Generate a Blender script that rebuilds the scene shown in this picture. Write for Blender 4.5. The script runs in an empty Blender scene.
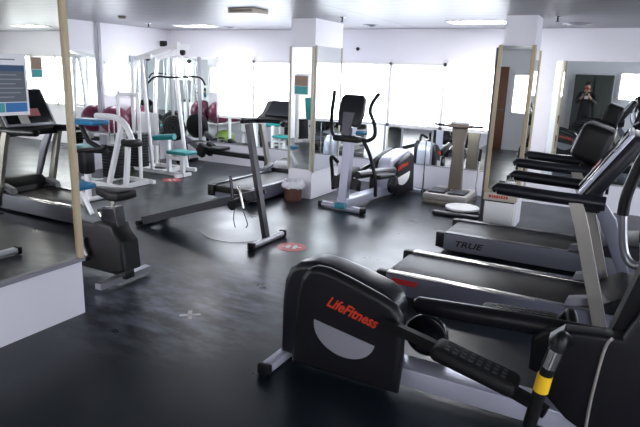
import bpy, bmesh, math, random
from mathutils import Vector, Matrix
random.seed(4)
R = math.radians
S = bpy.context.scene
COL = S.collection

# ---------------------------------------------------------------- camera
CAM_H = 1.75
yaw, pit, rol, fpx = .48696, .24308, .033711, 566.55
f0 = Vector((-math.sin(yaw), math.cos(yaw), 0)); r0 = Vector((math.cos(yaw), math.sin(yaw), 0)); u0 = Vector((0, 0, 1))
fw = f0*math.cos(pit) - u0*math.sin(pit); uu = u0*math.cos(pit) + f0*math.sin(pit)
rt = r0*math.cos(rol) + uu*math.sin(rol); up = -r0*math.sin(rol) + uu*math.cos(rol)
cd = bpy.data.cameras.new('camera'); cam = bpy.data.objects.new('camera', cd); COL.objects.link(cam)
cam.matrix_world = Matrix(((rt.x, up.x, -fw.x, 0), (rt.y, up.y, -fw.y, 0), (rt.z, up.z, -fw.z, CAM_H), (0, 0, 0, 1)))
cd.sensor_width = 36; cd.lens = fpx/640*36; cd.clip_start = .05; cd.clip_end = 100
S.camera = cam
# ---------------------------------------------------------------- world, exposure
w = bpy.data.worlds.new('world'); S.world = w; w.use_nodes = True
w.node_tree.nodes['Background'].inputs[0].default_value = (.75, .85, 1, 1)
w.node_tree.nodes['Background'].inputs[1].default_value = 1.0
S.view_settings.view_transform = 'Standard'; S.view_settings.look = 'None'
S.view_settings.exposure = 1.1; S.view_settings.gamma = 1.0
S.view_settings.use_curve_mapping = False
S.cycles.max_bounces = 12; S.cycles.glossy_bounces = 8; S.cycles.diffuse_bounces = 4
S.cycles.use_denoising = True
S.cycles.sample_clamp_indirect = 6
BLIND = 4.2       # strength of daylight through the blinds
LAMP = 16.0        # strength of the ceiling lights

# ---------------------------------------------------------------- materials
MATS = {}
def mat(name, col, rough=.5, metal=0., spec=.5, coat=0., emis=None, es=0, bump=0, bscale=60, var=0, vscale=4, aniso=0):
    if name in MATS: return MATS[name]
    m = bpy.data.materials.new(name); m.use_nodes = True; nt = m.node_tree; b = nt.nodes['Principled BSDF']
    b.inputs['Base Color'].default_value = (*col, 1); b.inputs['Roughness'].default_value = rough
    b.inputs['Metallic'].default_value = metal; b.inputs['Specular IOR Level'].default_value = spec
    b.inputs['Coat Weight'].default_value = coat
    if emis: b.inputs['Emission Color'].default_value = (*emis, 1); b.inputs['Emission Strength'].default_value = es
    tc = nt.nodes.new('ShaderNodeTexCoord')
    if bump:
        n = nt.nodes.new('ShaderNodeTexNoise'); n.inputs['Scale'].default_value = bscale; n.inputs['Detail'].default_value = 4
        bp = nt.nodes.new('ShaderNodeBump'); bp.inputs['Strength'].default_value = bump; bp.inputs['Distance'].default_value = .01
        nt.links.new(tc.outputs['Object'], n.inputs['Vector']); nt.links.new(n.outputs['Fac'], bp.inputs['Height'])
        nt.links.new(bp.outputs['Normal'], b.inputs['Normal'])
    if var:
        n = nt.nodes.new('ShaderNodeTexNoise'); n.inputs['Scale'].default_value = vscale; n.inputs['Detail'].default_value = 5
        r = nt.nodes.new('ShaderNodeMapRange'); r.inputs['To Min'].default_value = max(0.02, rough-var); r.inputs['To Max'].default_value = min(1, rough+var)
        nt.links.new(tc.outputs['Object'], n.inputs['Vector']); nt.links.new(n.outputs['Fac'], r.inputs['Value'])
        nt.links.new(r.outputs['Result'], b.inputs['Roughness'])
    MATS[name] = m
    return m

WALL = mat('wall_paint', (.84, .83, .88), .6, bump=.05, bscale=40)
DADO = mat('dado_panel', (.82, .81, .89), .32, bump=.02, bscale=20)
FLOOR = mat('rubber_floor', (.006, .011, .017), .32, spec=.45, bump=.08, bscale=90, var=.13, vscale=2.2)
MIRROR = mat('mirror_glass', (.86, .90, .88), .0, metal=1)
MIRRORB = mat('aged_mirror_glass', (.76, .76, .68), .0, metal=1)
BEIGE = mat('beige_frame', (.56, .46, .31), .45, bump=.1, bscale=30)
CREAM = mat('cream_frame', (.56, .52, .42), .4)
DARKTRIM = mat('dark_trim', (.03, .033, .04), .45, spec=.3)
GREYTRIM = mat('grey_trim', (.36, .36, .40), .35, metal=.3)
BLACK = mat('black_plastic', (.006, .006, .007), .42, spec=.3, bump=.1, bscale=300)
BLACKG = mat('black_gloss', (.006, .006, .010), .25, spec=.4, coat=.1)
CHAR = mat('charcoal_plastic', (.007, .007, .010), .38, spec=.35, bump=.08, bscale=400)
VIOLET = mat('violet_black_plastic', (.010, .010, .017), .30, spec=.45)
RUBBER = mat('rubber', (.006, .006, .007), .6, spec=.25, bump=.2, bscale=200)
BELT = mat('belt', (.016, .014, .013), .45, spec=.35, bump=.15, bscale=120)
SILVER = mat('silver_paint', (.38, .38, .42), .28, metal=.75)
RAILSIL = mat('rail_silver', (.50, .51, .62), .35, metal=.35)
DGREY = mat('dark_grey_metal', (.045, .045, .052), .32, metal=.5)
STEEL = mat('steel', (.6, .58, .54), .22, metal=1)
CHROME = mat('chrome', (.8, .8, .8), .1, metal=1)
WARMSIL = mat('warm_silver', (.46, .44, .40), .32, metal=.6)
SIDEGR = mat('side_grey', (.17, .175, .23), .38, metal=.3)
WHITE = mat('white_enamel', (.82, .82, .82), .3)
GREYPL = mat('grey_plastic', (.12, .12, .14), .45)
PALEPL = mat('pale_plastic', (.26, .26, .30), .4)
TEAL = mat('teal_vinyl', (.01, .22, .22), .4)
BLUE = mat('blue_vinyl', (.01, .17, .34), .4)
BURG = mat('burgundy_vinyl', (.16, .022, .06), .3)
GREEN = mat('green_vinyl', (.22, .33, .06), .4)
ORANGE = mat('orange_print', (.62, .045, .015), .45)
RED = mat('red_vinyl', (.55, .03, .03), .4)
WPRINT = mat('white_print', (.8, .8, .8), .5)
YELLOW = mat('yellow_sticker', (.85, .52, .02), .4)
BROWNBIN = mat('brown_bin', (.12, .06, .045), .45)
BAG = mat('clear_bag', (.75, .75, .8), .3)
WOOD = mat('brown_wood', (.16, .065, .03), .45, bump=.1, bscale=20)
TAUPE = mat('taupe_metal', (.17, .145, .115), .4, metal=.4)
SKIN = mat('skin', (.45, .25, .17), .5)
BCLOTH = mat('black_cloth', (.015, .015, .018), .85)
HAIR = mat('dark_hair', (.012, .009, .008), .6)
PAPERG = mat('paper', (.8, .8, .82), .6)
NAVY = mat('navy_print', (.02, .07, .16), .5)
SLATE = mat('slate_print', (.10, .12, .14), .5)
AQUA = mat('aqua_print', (.05, .35, .36), .5)
BLUEP = mat('blue_print', (.02, .16, .42), .5)
PINK = mat('pink_paper', (.8, .3, .32), .6)
BRICK = mat('orange_photo_print', (.3, .2, .14), .5)
BLINDM = mat('lit_blind', (.9, .9, .9), .8, emis=(.90, .96, 1.06), es=BLIND)
BLINDFILL = mat('fill_blind', (.9, .9, .9), .8, emis=(.97, .97, 1.04), es=BLIND*1.45)  # glow raised above the lit blinds to serve as front fill light
LAMPM = mat('lamp_diffuser', (.9, .9, .9), .5, emis=(1, .98, 1), es=LAMP)
DISPLAY = mat('display_glass', (.01, .012, .02), .08)

# floor sheen painted into the base colour as a pale, noisy patch
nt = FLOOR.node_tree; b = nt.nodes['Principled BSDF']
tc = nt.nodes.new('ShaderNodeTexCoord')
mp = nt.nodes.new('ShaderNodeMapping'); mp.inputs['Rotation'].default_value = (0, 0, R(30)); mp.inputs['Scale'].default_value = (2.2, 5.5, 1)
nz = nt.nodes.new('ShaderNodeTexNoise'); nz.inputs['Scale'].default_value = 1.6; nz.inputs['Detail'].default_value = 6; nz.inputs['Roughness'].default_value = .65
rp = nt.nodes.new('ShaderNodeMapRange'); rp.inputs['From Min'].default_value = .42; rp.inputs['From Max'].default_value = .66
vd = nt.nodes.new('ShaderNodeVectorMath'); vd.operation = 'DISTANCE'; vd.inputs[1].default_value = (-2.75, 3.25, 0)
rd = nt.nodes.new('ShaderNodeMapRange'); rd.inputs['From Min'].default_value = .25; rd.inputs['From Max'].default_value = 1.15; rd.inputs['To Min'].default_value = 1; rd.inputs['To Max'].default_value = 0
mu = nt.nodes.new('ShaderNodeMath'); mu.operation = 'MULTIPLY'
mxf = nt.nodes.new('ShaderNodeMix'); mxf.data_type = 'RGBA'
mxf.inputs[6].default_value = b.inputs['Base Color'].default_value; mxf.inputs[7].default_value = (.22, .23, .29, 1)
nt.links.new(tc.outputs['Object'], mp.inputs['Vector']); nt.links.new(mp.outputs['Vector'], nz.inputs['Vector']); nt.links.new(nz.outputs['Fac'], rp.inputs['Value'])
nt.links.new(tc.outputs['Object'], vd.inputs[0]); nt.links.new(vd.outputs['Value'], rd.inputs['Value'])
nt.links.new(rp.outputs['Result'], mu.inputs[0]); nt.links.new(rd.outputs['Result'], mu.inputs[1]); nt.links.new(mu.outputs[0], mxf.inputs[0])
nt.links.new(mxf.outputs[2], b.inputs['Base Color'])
# ceiling: long metal strips with dark joints, softly reflecting
CEIL = bpy.data.materials.new('metal_strip_ceiling'); CEIL.use_nodes = True
nt = CEIL.node_tree; b = nt.nodes['Principled BSDF']
tc = nt.nodes.new('ShaderNodeTexCoord'); sx = nt.nodes.new('ShaderNodeSeparateXYZ'); nt.links.new(tc.outputs['Object'], sx.inputs[0])
def joint(axis, period, wd):
    d = nt.nodes.new('ShaderNodeMath'); d.operation = 'DIVIDE'; d.inputs[1].default_value = period
    fr = nt.nodes.new('ShaderNodeMath'); fr.operation = 'FRACT'
    lt = nt.nodes.new('ShaderNodeMath'); lt.operation = 'LESS_THAN'; lt.inputs[1].default_value = wd/period
    nt.links.new(sx.outputs[axis], d.inputs[0]); nt.links.new(d.outputs[0], fr.inputs[0]); nt.links.new(fr.outputs[0], lt.inputs[0])
    return lt
j1 = joint('Y', .30, .012); j2 = joint('X', 3.0, .015)
mx = nt.nodes.new('ShaderNodeMath'); mx.operation = 'MAXIMUM'
nt.links.new(j1.outputs[0], mx.inputs[0]); nt.links.new(j2.outputs[0], mx.inputs[1])
mc = nt.nodes.new('ShaderNodeMix'); mc.data_type = 'RGBA'
mc.inputs[6].default_value = (.36, .36, .385, 1); mc.inputs[7].default_value = (.18, .18, .19, 1)
nt.links.new(mx.outputs[0], mc.inputs[0]); nt.links.new(mc.outputs[2], b.inputs['Base Color'])
b.inputs['Metallic'].default_value = .10; b.inputs['Roughness'].default_value = .38; b.inputs['Specular IOR Level'].default_value = .12
nz = nt.nodes.new('ShaderNodeTexNoise'); nz.inputs['Scale'].default_value = 1.5
bp = nt.nodes.new('ShaderNodeBump'); bp.inputs['Strength'].default_value = .25; bp.inputs['Distance'].default_value = .02
nt.links.new(tc.outputs['Object'], nz.inputs['Vector']); nt.links.new(nz.outputs['Fac'], bp.inputs['Height']); nt.links.new(bp.outputs['Normal'], b.inputs['Normal'])

# ---------------------------------------------------------------- mesh builder
class MB:
    def __init__(s): s.bm = bmesh.new()
    def box(s, lo, hi, bev=0, M=None, seg=2):
        t = bmesh.new(); bmesh.ops.create_cube(t, size=1)
        lo, hi = Vector(lo), Vector(hi); c = (lo+hi)/2; d = hi-lo
        for v in t.verts: v.co = Vector((v.co.x*d.x, v.co.y*d.y, v.co.z*d.z)) + c
        if bev: bmesh.ops.bevel(t, geom=t.edges[:], offset=min(bev, min(abs(d.x), abs(d.y), abs(d.z))*.48), segments=seg, affect='EDGES', profile=.5)
        return s._add(t, M)
    def _add(s, t, M=None):
        if M: bmesh.ops.transform(t, matrix=M, verts=t.verts[:])
        me = bpy.data.meshes.new('tmp'); t.to_mesh(me); t.free(); s.bm.from_mesh(me); bpy.data.meshes.remove(me)
        return s
    def tube(s, pts, r, n=12, smooth=True, cap=True, sq=None, M=None):
        """round (or sq=(w,h) rectangular) tube through points"""
        pts = [Vector(p) for p in pts]
        if smooth and len(pts) > 2:
            out = []
            P = [pts[0]]+pts+[pts[-1]]
            for i in range(1, len(P)-2):
                for k in range(6):
                    t = k/6; a, b_, c, d = P[i-1], P[i], P[i+1], P[i+2]
                    out.append(.5*((2*b_)+(c-a)*t+(2*a-5*b_+4*c-d)*t*t+(3*b_-a-3*c+d)*t**3))
            out.append(pts[-1]); pts = out
        rs = r if isinstance(r, (list, tuple)) else None
        t = bmesh.new(); rings = []; prev = None
        for i, p in enumerate(pts):
            if i == 0: T = pts[1]-pts[0]
            elif i == len(pts)-1: T = pts[-1]-pts[-2]
            else: T = (pts[i+1]-pts[i]).normalized()+(pts[i]-pts[i-1]).normalized()
            T.normalize()
            if prev is None:
                ref = Vector((0, 0, 1)) if abs(T.z) < .9 else Vector((1, 0, 0)) if sq else Vector((0, 1, 0))
                X = ref.cross(T).normalized()
            else:
                X = prev - T*prev.dot(T); X.normalize()
            prev = X; Y = T.cross(X)
            if rs: q = i/(len(pts)-1)*(len(rs)-1); k = min(int(q), len(rs)-2); rad = rs[k]+(rs[k+1]-rs[k])*(q-k)
            else: rad = r
            if sq: ring = [t.verts.new(p+X*a*sq[0]/2+Y*b_*sq[1]/2) for a, b_ in ((-1, -1), (1, -1), (1, 1), (-1, 1))]
            else: ring = [t.verts.new(p+X*rad*math.cos(2*math.pi*k/n)+Y*rad*math.sin(2*math.pi*k/n)) for k in range(n)]
            rings.append(ring)
        m = len(rings[0])
        for a, b_ in zip(rings, rings[1:]):
            for k in range(m): t.faces.new((a[k], a[(k+1) % m], b_[(k+1) % m], b_[k]))
        if cap: t.faces.new(rings[0][::-1]); t.faces.new(rings[-1])
        return s._add(t, M)
    def prism(s, poly, axis, a, b_, bev=0, M=None, seg=3):
        """poly: 2D outline; axis 'y': (x,z) extruded a..b on y; 'z': (x,y); 'x': (y,z)"""
        t = bmesh.new()
        def mk(p, h):
            return {'y': (p[0], h, p[1]), 'z': (p[0], p[1], h), 'x': (h, p[0], p[1])}[axis]
        v0 = [t.verts.new(mk(p, a)) for p in poly]; v1 = [t.verts.new(mk(p, b_)) for p in poly]
        n = len(poly)
        f1 = t.faces.new(v0); f2 = t.faces.new(v1[::-1])
        for k in range(n): t.faces.new((v0[k], v1[k], v1[(k+1) % n], v0[(k+1) % n]))
        bmesh.ops.recalc_face_normals(t, faces=t.faces[:])
        if bev:
            es = list(set(f1.edges[:]+f2.edges[:]))
            bmesh.ops.bevel(t, geom=es, offset=bev, segments=seg, affect='EDGES', profile=.5)
        return s._add(t, M)
    def disc(s, c, r, h, axis='z', n=32, bev=0, M=None):
        poly = [(r*math.cos(2*math.pi*k/n), r*math.sin(2*math.pi*k/n)) for k in range(n)]
        cx = {'z': (c[0], c[1], c[2]), 'y': (c[0], c[2], c[1]), 'x': (c[1], c[2], c[0])}[axis]
        return s.prism([(p[0]+cx[0], p[1]+cx[1]) for p in poly], axis, cx[2]-h/2, cx[2]+h/2, bev, M)
    def sphere(s, c, r, sc=(1, 1, 1), M=None, n=24):
        t = bmesh.new(); bmesh.ops.create_uvsphere(t, u_segments=n, v_segments=n//2, radius=1)
        for v in t.verts: v.co = Vector((v.co.x*r*sc[0], v.co.y*r*sc[1], v.co.z*r*sc[2]))+Vector(c)
        return s._add(t, M)
    def lathe(s, prof, c=(0, 0, 0), n=28, M=None):
        t = bmesh.new(); rings = []
        for r, z in prof: rings.append([t.verts.new((c[0]+r*math.cos(2*math.pi*k/n), c[1]+r*math.sin(2*math.pi*k/n), c[2]+z)) for k in range(n)])
        for a, b_ in zip(rings, rings[1:]):
            for k in range(n): t.faces.new((a[k], a[(k+1) % n], b_[(k+1) % n], b_[k]))
        return s._add(t, M)
    def build(s, name, m, parent=None, root=None, smooth=True):
        bm = s.bm
        bmesh.ops.recalc_face_normals(bm, faces=bm.faces[:])
        if root is not None:
            for v in bm.verts: v.co -= Vector(root)
        me = bpy.data.meshes.new(name); bm.to_mesh(me); bm.free()
        me.materials.append(m)
        if smooth:
            for p in me.polygons: p.use_smooth = True
            try: me.set_sharp_from_angle(angle=R(38))
            except Exception: pass
        o = bpy.data.objects.new(name, me); COL.objects.link(o)
        if parent: o.parent = parent
        if name in SPLIT: return split_pieces(o)
        return o
SPLIT = {'stand', 'end_cap', 'foot', 'foot_cap', 'base_bracket', 'foot_rail', 'footplate', 'side_rail', 'guide_rod', 'pulley', 'side_rod', 'cable', 'strap', 'hand_rail', 'mount_bracket'}
def split_pieces(o):
    bm = bmesh.new(); bm.from_mesh(o.data); bm.verts.ensure_lookup_table()
    seen = {}; k = 0
    for v in bm.verts:
        if v.index in seen: continue
        st = [v]; seen[v.index] = k
        while st:
            a = st.pop()
            for e in a.link_edges:
                b_ = e.other_vert(a)
                if b_.index not in seen: seen[b_.index] = k; st.append(b_)
        k += 1
    bm.free()
    if k < 2: return o
    first = None
    for i in range(k):
        bm = bmesh.new(); bm.from_mesh(o.data)
        bm.verts.ensure_lookup_table()
        bmesh.ops.delete(bm, geom=[v for v in bm.verts if seen[v.index] != i], context='VERTS')
        me = bpy.data.meshes.new(o.name); bm.to_mesh(me); bm.free(); me.materials.append(o.data.materials[0])
        p = bpy.data.objects.new(o.name.split('.')[0], me); COL.objects.link(p); p.parent = o.parent
        first = first or p
    bpy.data.objects.remove(o)
    return first

def tag(o, label=None, cat=None, group=None, kind=None):
    if label: o['label'] = label
    if cat: o['category'] = cat
    if group: o['group'] = group
    if kind: o['kind'] = kind
    return o
def thing(name, label, cat, loc=(0, 0, 0), rz=0, group=None):
    o = bpy.data.objects.new(name, None); COL.objects.link(o); o.location = loc; o.rotation_euler = (0, 0, rz)
    o.empty_display_size = .1
    return tag(o, label, cat, group)
def struct(o): o['kind'] = 'structure'; return o
def text_mesh(name, s, size, m, parent, M, ext=.0015, italic=0, stretch=1.0):
    cu = bpy.data.curves.new(name, 'FONT'); cu.body = s; cu.size = size; cu.extrude = ext; cu.shear = italic
    cu.align_x = 'CENTER'; cu.align_y = 'CENTER'; cu.offset = size*.02
    tmp = bpy.data.objects.new('tmp', cu); COL.objects.link(tmp)
    dg = bpy.context.evaluated_depsgraph_get(); me = bpy.data.meshes.new_from_object(tmp.evaluated_get(dg))
    bpy.data.objects.remove(tmp); bpy.data.curves.remove(cu)
    me.transform(Matrix.Diagonal((stretch, 1, 1, 1))); me.transform(M)
    me.materials.clear(); me.materials.append(m)
    o = bpy.data.objects.new(name, me); COL.objects.link(o); o.parent = parent
    return o
def Mxyz(loc, xd, yd):
    x = Vector(xd).normalized(); y = Vector(yd).normalized(); z = x.cross(y)
    return Matrix(((x.x, y.x, z.x, loc[0]), (x.y, y.y, z.y, loc[1]), (x.z, y.z, z.z, loc[2]), (0, 0, 0, 1)))
def roty(a, c=(0, 0, 0)): return Matrix.Translation(c) @ Matrix.Rotation(a, 4, 'Y') @ Matrix.Translation(-Vector(c))
def rotz(a, c=(0, 0, 0)): return Matrix.Translation(c) @ Matrix.Rotation(a, 4, 'Z') @ Matrix.Translation(-Vector(c))
def rotx(a, c=(0, 0, 0)): return Matrix.Translation(c) @ Matrix.Rotation(a, 4, 'X') @ Matrix.Translation(-Vector(c))

# ================================================================ SETTING
XL, XR, YN, YF, HC = -8.0, 7.0, -1.2, 8.7, 2.45
PX = -3.28                                   # face of the mirrored partition
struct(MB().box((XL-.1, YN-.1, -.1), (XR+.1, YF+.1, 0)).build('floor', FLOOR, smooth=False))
struct(MB().box((XL-.1, YN-.1, HC), (XR+.1, YF+.1, HC+.1)).build('ceiling', CEIL, smooth=False))
struct(MB().box((XL-.1, YF, 0), (XR+.1, YF+.1, HC)).build('wall_back', WALL, smooth=False))
struct(MB().box((XL-.1, YN-.1, 0), (XL, YF, HC)).build('wall_left', WALL, smooth=False))
struct(MB().box((XR, YN-.1, 0), (XR+.1, YF, HC)).build('wall_right', WALL, smooth=False))
struct(MB().box((XL, YN-.1, 0), (XR, YN, HC)).build('wall_front', WALL, smooth=False))

# dado boards below the mirrors
struct(MB().box((XL+.02, YF-.02, 0), (-4.5, YF, .385)).box((-4.5, YF-.02, 0), (-1.15, YF, .385)).box((-1.0, YF-.02, 0), (3.2, YF, .385)).build('trim_1', DADO, smooth=False))
struct(MB().box((XL, 5.6, 0), (XL+.02, YF-.02, .385)).build('trim_2', DADO, smooth=False))
MT = 2.0

def mirror(name, label, lo, hi, normal, split=None, frame=None, fw_=.035, group='wall mirrors'):
    """mirror sheet standing lo..hi, thin along normal axis; frame strips as a part"""
    root = thing(name, label, 'mirror', ((lo[0]+hi[0])/2, (lo[1]+hi[1])/2, lo[2]), group=group)
    L = root.location
    MB().box(lo, hi).build('mirror_glass', MIRROR, root, L, smooth=False)
    ax = {'x': 0, 'y': 1}[normal]; oth = 1-ax
    d0 = min(lo[ax], hi[ax]); d1 = max(lo[ax], hi[ax])
    if frame is not None:
        f = MB(); e = .012
        def strip(a0, a1, z0, z1):
            l = [0, 0, z0]; h = [0, 0, z1]; l[ax] = d0-e; h[ax] = d1+e; l[oth] = a0; h[oth] = a1; f.box(l, h, .004)
        strip(lo[oth]-fw_, lo[oth], lo[2]-.02, hi[2]+.01); strip(hi[oth], hi[oth]+fw_, lo[2]-.02, hi[2]+.01)
        f.build('frame', frame, root, L)
    return root
# back wall mirror, left bank (to the pier) and right banks
mirror('wall_mirror', 'tall mirror on the back wall left of the white pier, reflecting exercise balls', (-7.95, YF-.012, .39), (-6.88, YF-.004, 1.96), 'y')
mirror('wall_mirror', 'low mirror strip on the back wall behind the rowing machine', (-6.87, YF-.012, .39), (-4.3, YF-.004, .87), 'y')
mirror('wall_mirror', 'low mirror strip behind the rear cross trainer under the blinds', (-4.3, YF-.012, .39), (-2.66, YF-.004, .95), 'y')
mirror('wall_mirror', 'low mirror strip behind the vibration platform under the blinds', (-2.65, YF-.012, .39), (-1.2, YF-.004, .95), 'y')
mirror('wall_mirror', 'back wall mirror right of the square column, reflecting a person in black', (-.98, YF-.012, .39), (1.0, YF-.004, 2.02), 'y')
m = mirror('wall_mirror', 'back wall mirror beyond the right edge behind the treadmill consoles', (1.01, YF-.012, .39), (3.2, YF-.004, 2.02), 'y')
mirror('wall_mirror', 'mirror on the left wall in the far left corner', (XL+.004, 7.6, .39), (XL+.012, 8.68, 1.94), 'x')
mirror('wall_mirror', 'mirror on the left wall just behind the tan frame of the partition mirror', (XL+.004, 6.15, .39), (XL+.012, 6.85, 1.97), 'x')
# mirror joints
struct(MB().box((-6.88, YF-.02, .39), (-6.865, YF, 1.97)).box((-7.33, YF-.03, .39), (-7.27, YF, 1.97)).box((-3.47, YF-.02, .39), (-3.44, YF, .96)).box((-3.17, YF-.02, .39), (-3.14, YF, .96)).box((-2.67, YF-.02, .39), (-2.64, YF, .96)).build('trim_3', GREYTRIM))
struct(MB().box((XL+.02, YF-.028, .375), (-4.4, YF, .39)).box((-4.3, YF-.028, .375), (-1.2, YF, .39)).box((-.98, YF-.028, .375), (3.2, YF, .39)).build('trim_4', GREYTRIM))

# service pipe
tag(MB().tube([(XL+.05, 6.93, 0), (XL+.05, 6.93, 2.45)], .03).build('wall_pipe', GREYTRIM), 'vertical grey pipe on the left wall running up to the ceiling', 'pipe')

# ---- mirrored partition at the left
struct(MB().box((PX-.12, YN, 0), (PX, 2.59, .40)).build('partition_base', DADO, smooth=False))
struct(MB().box((PX-.12, YN, .40), (PX-.012, 2.57, HC)).build('wall_partition', WALL, smooth=False))
struct(MB().box((PX-.13, YN, .40), (PX+.03, 2.60, .425), .004).build('trim_5', PALEPL))
pm = thing('partition_mirror', 'large tan framed mirror on the white partition at the left edge', 'mirror', (PX, 1, .425))
MB().box((PX-.012, YN+.02, .425), (PX, 2.562, HC-.002)).build('mirror_glass', MIRRORB, pm, pm.location, smooth=False)
MB().box((PX-.125, 2.562, .425), (PX+.022, 2.60, HC-.001), .005).build('frame', BEIGE, pm, pm.location)

# ---- white pier with mirrors
struct(MB().box((-4.19, 6.9, 0), (-3.81, 7.72, HC)).build('wall_pier', WALL, smooth=False))
mirror('pier_mirror', 'narrow framed mirror on the front of the white pier above the waste bin', (-4.165, 6.885, .42), (-3.84, 6.898, 2.08), 'y', frame=CREAM, fw_=.03, group='pier mirrors')
mirror('pier_mirror', 'mirror on the right side face of the white pier beside the rear cross trainer', (-3.808, 6.93, .40), (-3.798, 7.68, 2.1), 'x', frame=CREAM, fw_=.02, group='pier mirrors')
# ---- square column
struct(MB().box((-1.37, 6.93, 0), (-1.03, 7.36, HC)).build('wall_column', WALL, smooth=False))
mirror('column_mirror', 'narrow cream framed mirror on the front of the square column', (-1.37, 6.905, .44), (-1.05, 6.92, 2.12), 'y', frame=BEIGE, fw_=.045, group='column mirrors')
mirror('column_mirror', 'mirror with tan edges on the right side of the square column', (-1.028, 6.96, .40), (-1.015, 7.33, 2.08), 'x', frame=BEIGE, fw_=.03, group='column mirrors')
struct(MB().box((-1.44, 6.9, 0), (-1.42, 7.2, 2.1), .004).build('trim_6', GREYPL))
sb = thing('suggestion_box', 'cream box with red lettering at the foot of the square column', 'box', (-1.2, 6.85, .0))
MB().box((-1.37, 6.80, 0), (-1.03, 6.9, .33), .004).build('body', WHITE, sb, sb.location)
MB().box((-1.39, 6.79, .345), (-1.01, 6.9, .44), .006).build('lid', CREAM, sb, sb.location)
MB().box((-1.37, 6.795, .33), (-1.03, 6.9, .345)).build('slot', DARKTRIM, sb, sb.location)
g = MB(); x0_ = -1.33
for w_ in (.035, .02, .028, .03, .018, .03, .024, .03):
    g.box((x0_, 6.785, .378), (x0_+w_-.006, 6.791, .412), .002); x0_ += w_+.002
g.build('lettering', RED, sb, sb.location)

# ---- windows with glowing blinds; some on unseen walls are added as fill
def window(n, lo, hi, ax, side, blinds, glow=None):
    fr = MB(); e = .05
    (a0, z0), (a1, z1) = lo, hi
    def P(a, b_, z0_, z1_, d0, d1, mb):
        if ax == 'y': mb.box((a, min(d0, d1), z0_), (b_, max(d0, d1), z1_))
        else: mb.box((min(d0, d1), a, z0_), (max(d0, d1), b_, z1_))
    base = {'y-': YN, 'y+': YF, 'x+': XR, 'x-': XL}[side]; s = -1 if side[1] == '+' else 1
    P(a0, a1, z0, z0+e, base, base+s*.05, fr); P(a0, a1, z1-e, z1, base, base+s*.05, fr)
    step = (a1-a0)/blinds
    for k in range(blinds+1):
        c = a0+k*step; P(c-.025, c+.025, z0, z1, base, base+s*.05, fr)
    w_ = struct(fr.build('window_%d' % n, WHITE, smooth=False))
    for k in range(blinds):
        bl = MB(); c = a0+k*step
        P(c+.05, c+step-.05, z0+e, z1-e, base+s*.012, base+s*.018, bl)
        bl.build('blind', glow or BLINDM, w_, smooth=False)
window(1, (-6.84, .87), (-4.38, 1.94), 'y', 'y+', 3)
window(2, (-4.28, .95), (-1.66, 1.96), 'y', 'y+', 3)
window(3, (4.0, .84), (6.4, 1.95), 'y', 'y+', 3)
window(4, (7.0, 1.22), (7.57, 1.83), 'x', 'x-', 1)
window(5, (-2.62, .9), (-2.1, 1.9), 'y', 'y-', 1, BLINDFILL)
window(7, (3.6, .5), (6.4, 2.1), 'y', 'y-', 2, BLINDFILL)  # unseen window, added as fill light on surfaces facing the camera
window(9, (-7.4, .8), (-4.2, 2.1), 'y', 'y-', 2, BLINDFILL)  # added out of view to brighten the pier front and back left wall
window(8, (-.35, 1.25), (1.0, 2.05), 'y', 'y-', 2, BLINDFILL)
window(6, (-.4, .7), (6.5, 2.2), 'x', 'x+', 4, BLINDM)  # unseen window added to light the partition base from the right
d = MB().box((-3.25, YN, 0), (-2.76, YN+.04, 2.05), .004).build('door_1', WOOD); struct(d)
MB().tube([(-2.82, YN+.04, 1.0), (-2.82, YN+.09, 1.0), (-2.92, YN+.09, 1.0)], .01).build('door_handle', CHROME, d)

def locker(cx, label):
    t = thing('locker_cabinet', label, 'cabinet', (cx, YN+.2, 0), group='dark locker cabinets')
    g = mat('cabinet_green', (.05, .06, .055), .45)
    MB().box((cx-.25, YN+.02, .06), (cx+.25, YN+.3, 1.95), .01).build('body', g, t, t.location)
    for s_ in (-1, 1): MB().box((cx+s_*.12-.115, YN+.301, .1), (cx+s_*.12+.115, YN+.315, 1.92), .004).build('door', g, t, t.location)
    MB().box((cx-.23, YN+.04, .0), (cx+.23, YN+.28, .06)).build('plinth', DARKTRIM, t, t.location)
locker(-1.25, 'tall dark locker cabinet directly behind the person in black, seen in the right mirror')
locker(-.73, 'tall dark locker cabinet between the one behind the person and the small window')

# ================================================================ CEILING FITTINGS
def ceiling_light(x0, x1, y0, y1, label):
    t = thing('ceiling_light', label, 'light', ((x0+x1)/2, (y0+y1)/2, HC), group='ceiling light panels')
    e = .03; f = MB()
    for lo, hi in (((x0-e, y0-e), (x1+e, y0)), ((x0-e, y1), (x1+e, y1+e)), ((x0-e, y0), (x0, y1)), ((x1, y0), (x1+e, y1))):
        f.box((lo[0], lo[1], HC-.012), (hi[0], hi[1], HC))
    f.build('frame', WHITE, t, t.location, smooth=False)
    MB().box((x0, y0, HC-.008), (x1, y1, HC-.001)).build('diffuser', LAMPM, t, t.location, smooth=False)
ceiling_light(-6.9, -6.25, 7.6, 7.9, 'bright ceiling light panel near the far left corner')
ceiling_light(-2.2, -1.5, 7.45, 7.8, 'bright ceiling light panel left of the square column')
for x, y, l in [(-6.3, 2.2, 'unseen ceiling light panel added behind the mirrored partition'), (3.8, 7.4, 'unseen ceiling light panel added along the back wall right of the picture'), (5.2, 5.0, 'unseen ceiling light panel added in the right bay')]:  # panels out of view, added to brighten the side bays
    ceiling_light(x-.35, x+.35, y-.15, y+.15, l)
t = thing('ceiling_vent', 'small boxy beige fitting hanging from the ceiling left of the pier', 'vent', (-4.1, 5.85, HC))
MB().box((-4.33, 5.68, HC-.05), (-3.95, 5.98, HC), .006).build('housing', CREAM, t, t.location)
g = MB()
g.box((-4.30, 5.672, HC-.04), (-3.98, 5.682, HC-.012), .003)
g.build('grille', TAUPE, t, t.location)
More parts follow.
